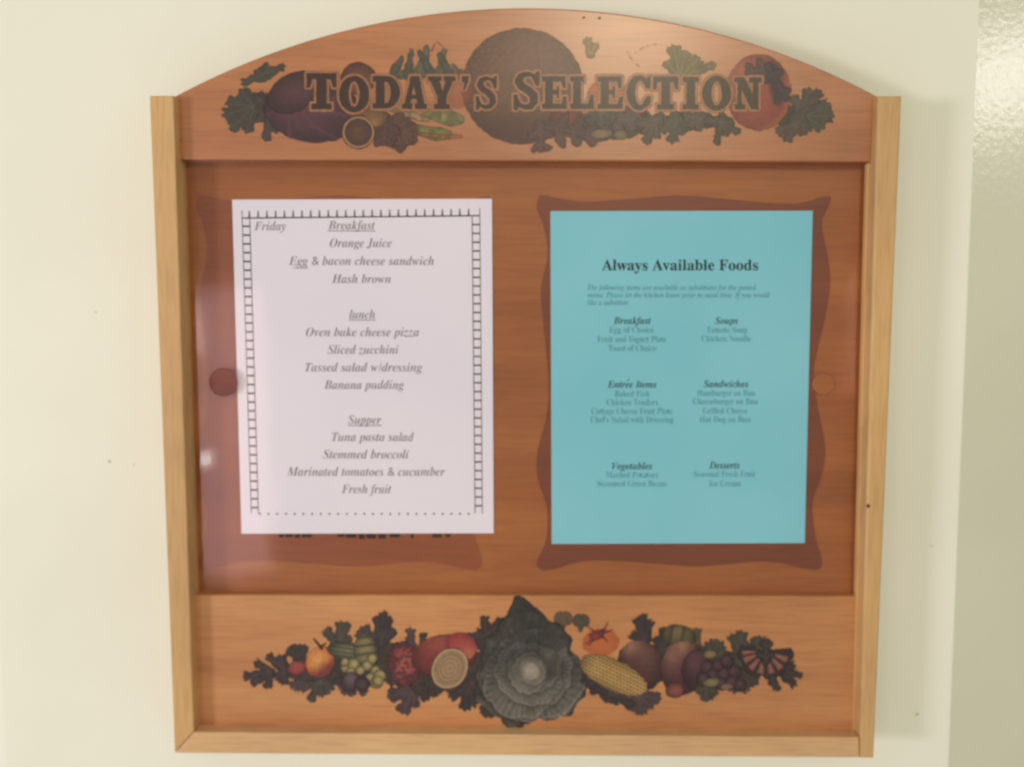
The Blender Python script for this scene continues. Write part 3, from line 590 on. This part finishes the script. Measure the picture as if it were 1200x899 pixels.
# beets, plums and grapes at right
for hub, tips, c, r0 in [((755, 756), [(740, 742, 7), (746, 724, 7), (753, 720, 7), (762, 727, 7), (757, 742, 7)], D1, 7),
    ((774, 760), [(768, 746, 8), (779, 736, 8), (788, 748, 9)], D1, 9), ((816, 758), [(817, 737, 7), (808, 748, 8)], (78, 68, 52), 6)]:
    fan(B, hub, tips, c, r0, int(hub[0]+hub[1]))
mass(742, 780, 820, 778, 21, 404); mass(815, 783, 872, 786, 20, 405); mass(868, 768, 905, 776, 14, 406)
body('olive_print', 796, 747, 20, 15, 12, (66, 62, 46), (92, 84, 58), (128, 116, 80), B, -.1, -.4, 5, 15, .95, extra=lambda x, y, u, v, c: mix(c, L3((56, 44, 42)), .6*ss(.3, .8, np.sin(u*9))))
def beet(x, y, u, v, c): c = mix(c, L3((168, 128, 108)), .75*np.exp(-((u+.15)**2*5+(v+.85)**2*9))); return mix(c, L3((120, 82, 72)), .5*ss(.6, .9, np.sin(u*9+v*2))*ss(-.2, -.8, v))
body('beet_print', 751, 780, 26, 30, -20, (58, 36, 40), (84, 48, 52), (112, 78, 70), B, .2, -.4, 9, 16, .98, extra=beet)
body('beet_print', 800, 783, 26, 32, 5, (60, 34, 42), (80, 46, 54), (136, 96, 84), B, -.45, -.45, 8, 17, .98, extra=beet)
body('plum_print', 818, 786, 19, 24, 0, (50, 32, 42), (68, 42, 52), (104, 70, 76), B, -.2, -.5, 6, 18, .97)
body('cherry_print', 791, 809, 11, 9, 0, (96, 48, 50), (124, 66, 64), (150, 96, 84), B, .1, .1, 4, 19, .97)
for hub, tips, c, r0 in [((838, 770), [(828, 754, 10), (840, 750, 11), (850, 760, 9)], D2, 12), ((848, 788), [(864, 770, 11), (866, 796, 11), (850, 806, 9), (832, 800, 10), (834, 780, 10)], D3, 16),
    ((826, 806), [(816, 812, 7), (829, 821, 9), (840, 812, 8)], D2, 7), ((868, 766), [(857, 744, 8), (869, 740, 9), (874, 752, 9), (860, 762, 10), (862, 782, 9)], D2, 9),
    ((866, 800), [(877, 809, 7), (868, 811, 7), (856, 810, 7)], D3, 8), ((892, 764), [(885, 747, 8), (896, 748, 8), (903, 760, 8)], D2, 8),
    ((912, 784), [(932, 780, 8), (941, 793, 6), (932, 803, 7), (924, 796, 8), (918, 772, 8)], D1, 8), ((904, 792), [(911, 810, 6), (906, 802, 6)], D1, 5)]:
    fan(B, hub, tips, c, r0, int(hub[0]+hub[1]))
for k, (gx, gy, r) in enumerate([(830, 783, 9), (843, 781, 9), (836, 793, 9), (850, 791, 9), (861, 788, 8), (846, 802, 8), (858, 800, 8), (868, 803, 7), (852, 775, 8), (825, 796, 8)]):
    body('dark_grape_print', gx, gy, r, r, 0, (54, 38, 46), (68, 48, 58), (98, 74, 80), B, -.2, -.2, 3, 300+k, .9)
body('bean_print', 832, 767, 8, 5, 0, (96, 82, 56), (128, 108, 74), (150, 130, 94), B, 0, 0, 4, 20, .95); body('bean_print', 834, 800, 10, 5, -8, (100, 96, 64), (122, 118, 80), (140, 134, 98), B, 0, 0, 4, 22, .95); body('bean_print', 851, 805, 8, 4, 0, (110, 76, 74), (134, 96, 90), (150, 112, 104), B, 0, 0, 4, 23, .95)
body('corn_print', 719, 791, 42, 17.5, 25, (150, 120, 64), (170, 140, 76), (190, 160, 96), B, 0, 0, 5, 14, .98, extra=kern)
def wings(x, y):
    cx, cy = 897, 763; dx, dy = x-cx, y-cy; a = np.degrees(np.arctan2(dy, dx)); r = np.hypot(dx, dy)
    R = 32*(1+.06*np.sin(np.radians(a*9)))-5*np.exp(-((a-100)/8)**2)
    d = np.minimum(R-r, np.minimum((a+5)*r*.02+1, (195-a)*r*.02+1)); d = np.where(a < -90, np.minimum(R-r, (a+360 < 195)*2-1.), d)
    col = np.broadcast_to(L3((58, 42, 42)), x.shape+(3,)).copy()
    for c_ in (22, 48, 74, 103, 130, 156, 178):
        m1 = ss(9.5, 6.5, np.abs(a-c_)-((r-20)*.06))*ss(10, 14, r)*ss(28.5, 26, r); rib = np.abs(np.sin(np.radians((a-c_)*14)))
        col = mix(col, mix(L3((166, 110, 100)), L3((120, 84, 76)), rib*0.7), m1*.95)
    return d, col
element('butterfly_print', (860, 735, 934, 802), wings, B, .96)
leaf(897, 776, -88, 26, 18, B, 0, 2, 777, .95, D1)
# small nail marks and knot
def mark(px, py, rx, ry, y, p, nm, mt=M_SPECK):
    pts = [(px+rx*math.cos(t)*(1+.2*math.sin(2*t+1)), py+ry*math.sin(t)) for t in np.linspace(0, 2*math.pi, 11)[:-1]]
    me = bpy.data.meshes.new(nm); me.from_pydata([P(a, b, y) for a, b in pts], [], [list(range(10))]); o = link(nm, me, mt); par(o, p); return o
M_DENT = ink('shallow_dent', (138, 100, 70))
mark(684, 20.5, 1.6, 1.2, HY-0.0003, header, 'nail_mark', M_DENT); mark(702.5, 21, 1.8, 1.5, HY-0.0003, header, 'nail_mark', M_DENT)
mark(1017.5, 593, 2.0, 2.4, -0.0003, board, 'wood_knot'); mark(211.5, 164, 1.2, 1.6, HY-.0003, header, 'nail_mark', M_DENT)

# ------------------------------------------------------------------ the two sheets
def sheet(name, corners, mt, label, curl=0.0007):
    """thin sheet with very slight waviness"""
    N = 14; me = bpy.data.meshes.new(name); bm = bmesh.new(); g = []
    (tl, tr, br_, bl_) = corners
    th = 0.00012; rows = []
    for side in (0, 1):
        gr = []
        for j in range(N+1):
            row = []
            for i in range(N+1):
                u, v = i/N, j/N
                px = (tl[0]*(1-u)+tr[0]*u)*(1-v)+(bl_[0]*(1-u)+br_[0]*u)*v; py = (tl[1]*(1-u)+tr[1]*u)*(1-v)+(bl_[1]*(1-u)+br_[1]*u)*v
                x, y, z = P(px, py, PY_)
                row.append(bm.verts.new((x, y+side*th, z)))
            gr.append(row)
        rows.append(gr)
    for side in (0, 1):
        for j in range(N):
            for i in range(N):
                q = (rows[side][j][i], rows[side][j+1][i], rows[side][j+1][i+1], rows[side][j][i+1])
                bm.faces.new(q if side == 0 else q[::-1])
    for i in range(N):
        for (A, Bv) in ((rows[0][0], rows[1][0]), (rows[0][N], rows[1][N])): bm.faces.new((A[i], A[i+1], Bv[i+1], Bv[i]))
        for c in (0, N): bm.faces.new((rows[0][i][c], rows[0][i+1][c], rows[1][i+1][c], rows[1][i][c]))
    bmesh.ops.recalc_face_normals(bm, faces=bm.faces); bm.to_mesh(me); bm.free()
    o = link(name, me, mt); o['label'] = label[0]; o['category'] = label[1]; return o
wsheet = sheet('menu_sheet', [(272, 234), (576.5, 233), (578.5, 625), (283, 625.5)], M_WHITE, ('white sheet with the Friday menu inside a ladder-like ticked border', 'paper sheet'))
bsheet = sheet('food_list_sheet', [(645, 247.5), (952.5, 247), (943, 636.5), (646.5, 637.5)], M_BLUE, ('light blue sheet headed Always Available Foods in black', 'paper sheet'))
TY = PY_-0.00012
def mathtext(s, st):
    base = {'b': (0x1D400, 0x1D41A), 'i': (0x1D434, 0x1D44E), 'bi': (0x1D468, 0x1D482)}[st]; o = ''
    for c in s:
        if 'A' <= c <= 'Z': o += chr(base[0]+ord(c)-65)
        elif 'a' <= c <= 'z': o += '\u210e' if st == 'i' and c == 'h' else chr(base[1]+ord(c)-97)
        else: o += c
    return o
def text(s, x0, x1, ybase, em, mt, parent, st='i', off=0.0, slope=0.0, skew=0.0):
    c = bpy.data.curves.new('text', 'FONT'); c.body = mathtext(s, st); c.size = 1; c.offset = off; c.resolution_u = 3
    o = bpy.data.objects.new('text', c); sc.collection.objects.link(o)
    dg = bpy.context.evaluated_depsgraph_get(); me = bpy.data.meshes.new_from_object(o.evaluated_get(dg)); bpy.data.objects.remove(o)
    n = len(me.vertices); co = np.empty(n*3); me.vertices.foreach_get('co', co); co = co.reshape(-1, 3)
    lo, hi = co[:, 0].min(), co[:, 0].max(); px = x0+(co[:, 0]-lo)/(hi-lo)*(x1-x0)+co[:, 1]*em*skew; py = ybase-co[:, 1]*em+slope*(px-x0)
    X, Z = at(px, py, TY); co = np.stack([X, np.full(n, TY), Z], -1); me.vertices.foreach_set('co', co.ravel()); me.update(); me.materials.clear()
    return link('text_line', me, mt, parent)
def bars(name, rects, mt, parent, y=None):
    y = TY if y is None else y; v, f = [], []
    for k, q in enumerate(rects):
        b = len(v); v += [P(a, c, y) for a, c in q]; f.append(tuple(range(b, b+len(q))))
    me = bpy.data.meshes.new(name); me.from_pydata(v, [], f); return link(name, me, mt, parent)
def hline(x0, x1, y, h=0.9): return [(x0, y-h/2), (x1, y-h/2), (x1, y+h/2), (x0, y+h/2)]
for s, x0, x1, y, ul in [('Friday', 298, 335, 265.5, 0), ('Breakfast', 384.5, 439.5, 264.5, 1), ('Orange Juice', 386.5, 459, 285.3, 0), ('Egg & bacon cheese sandwich', 338.5, 508.5, 306.3, 0), ('Hash brown', 389, 458, 327.3, 0),
                        ('lunch', 409.5, 439.5, 369, 1), ('Oven bake cheese pizza', 358.5, 491, 389.7, 0), ('Sliced zucchini', 384, 467, 410.3, 0), ('Tassed salad w/dressing', 357.5, 495, 431, 0), ('Banana pudding', 380, 473.5, 451.5, 0),
                        ('Supper', 408, 447, 492.5, 1), ('Tuna pasta salad', 389, 485, 512.6, 0), ('Stemmed broccoli', 378.5, 479, 533, 0), ('Marinated tomatoes & cucumber', 336.5, 521.5, 553.3, 0), ('Fresh fruit', 400.5, 458.5, 573.7, 0)]:
    t = text(s, x0, x1, y+4.4, 15.0, M_INK, wsheet, 'bi', -0.006)
    if ul: bars('underline', [hline(x0-.5, x1+.5, y+6.2, 0.9)], M_INK, wsheet)
sq = []
for k in range(9):
    x = 344+k*1.9; sq.append([(x, 313.2+(k % 2)*1.0), (x+1.9, 313.2+((k+1) % 2)*1.0), (x+1.9, 314.0+((k+1) % 2)*1.0), (x, 314.0+(k % 2)*1.0)])
bars('underline', sq, M_INK, wsheet)
# ladder border: every rail and rung sits at TY, butted not crossed
r = []; lerp = lambda a, b, t: a+(b-a)*t
yT, yB = 256.6, 601.5
LX0 = lambda y: lerp(283.5, 294.5, (y-247)/354.5); LX1 = lambda y: lerp(292.3, 302.8, (y-247)/354.5)
RX0 = lambda y: lerp(553.2, 556.8, (y-247)/354.5); RX1 = lambda y: lerp(562.2, 565.2, (y-247)/354.5)
def rail(fx, y0, y1, w_): return [(fx(y0)-w_, y0), (fx(y0)+w_, y0), (fx(y1)+w_, y1), (fx(y1)-w_, y1)]
rails = [rail(LX0, 247, yB, .45), rail(LX1, yT, yB, .5), rail(RX0, yT-2.4, yB, .5), rail(RX1, 244, yB, .45)]
for r_ in rails: bars('border_rail', [r_], M_INKD, wsheet)
top = [[(284.1, 254.9), (561.7, 252.0), (561.7, 253.6), (284.1, 256.5)]]
bars('border_rail', top, M_INKD, wsheet)
ticks = []
for k in range(27):
    x = 292.2+k*10.28; yb_ = lerp(254.8, 252.1, (x-284)/278); ticks.append([(x-.7, yb_-7.6), (x+.5, yb_-7.6), (x+1.1, yb_), (x-1.1, yb_)])
bars('border_tick', ticks[:-1], M_INKD, wsheet)
rung = []
for k in range(33):
    y = 265.3+k*10.3
    rung.append([(LX0(y)+.5, y-1), (LX1(y)-.55, y-1), (LX1(y)-.55, y+1), (LX0(y)+.5, y+1)])
    rung.append([(RX0(y)+.55, y-2-.9), (RX1(y)-.5, y-2-.9), (RX1(y)-.5, y-2+.9), (RX0(y)+.55, y-2+.9)])
bars('border_rung', rung, M_INKD, wsheet)
dots = []
for k in range(25):
    x = 304.5+k*10.2; dots.append([(x+1.25*math.cos(t), 602.3+1.25*math.sin(t)) for t in np.linspace(0, 2*math.pi, 9)[:-1]])
bars('border_dot', dots, M_INKD, wsheet)
# blue sheet
text('Always Available Foods', 705.5, 888.5, 316.8, 18.3, M_INKB, bsheet, 'b', 0.004)
for s, x0, x1, y in [('The following items are available as substitutes for the posted', 688.5, 886, 337.5), ('menu. Please let the kitchen know prior to meal time. If you would', 688.5, 902, 346.3), ('like a substitute.', 688.5, 738, 355)]:
    text(s, x0, x1, y+2.4, 9.2, M_INKS, bsheet, 'bi', -0.004)
for s, x0, x1, y in [('Breakfast', 719, 763, 376.3), ('Soups', 838, 865, 376.3), ('Entree Items', 712, 769.5, 451), ('Sandwiches', 824.5, 877, 450.5), ('Vegetables', 717, 764.5, 546.7), ('Desserts', 831, 867, 545.8)]:
    text(s, x0, x1, y+3.3, 11.6, M_INKH, bsheet, 'bi', 0.004)
bars('acute_accent', [[(734.4, 447.0), (736.6, 444.0), (738, 444.0), (735.2, 447.0)]], M_INKH, bsheet)
for s, x0, x1, y in [('Egg of Choice', 714, 766, 387), ('Fruit and Yogurt Plate', 700, 781, 398), ('Toast of Choice', 713, 769, 408.5), ('Tomato Soup', 828, 875.5, 387), ('Chicken Noodle', 822, 880, 397.3),
                      ('Baked Fish', 720.5, 761, 462), ('Chicken Tenders', 711, 771, 472), ('Cottage Cheese Fruit Plate', 693, 788, 482.3), ("Chef's Salad with Dressing", 692, 789, 492.3),
                      ('Hamburger on Bun', 817, 885, 461), ('Cheeseburger on Bun', 812, 888, 471), ('Grilled Cheese', 823.5, 876, 481.8), ('Hot Dog on Bun', 820, 879.5, 492),
                      ('Mashed Potatoes', 710, 771, 557), ('Seasoned Green Beans', 700, 781, 567.2), ('Seasonal Fresh Fruit', 813, 885, 556), ('Ice Cream', 831, 868, 567)]:
    text(s, x0, x1, y+3.0, 10.6, M_INKS, bsheet, 'b', -0.006)
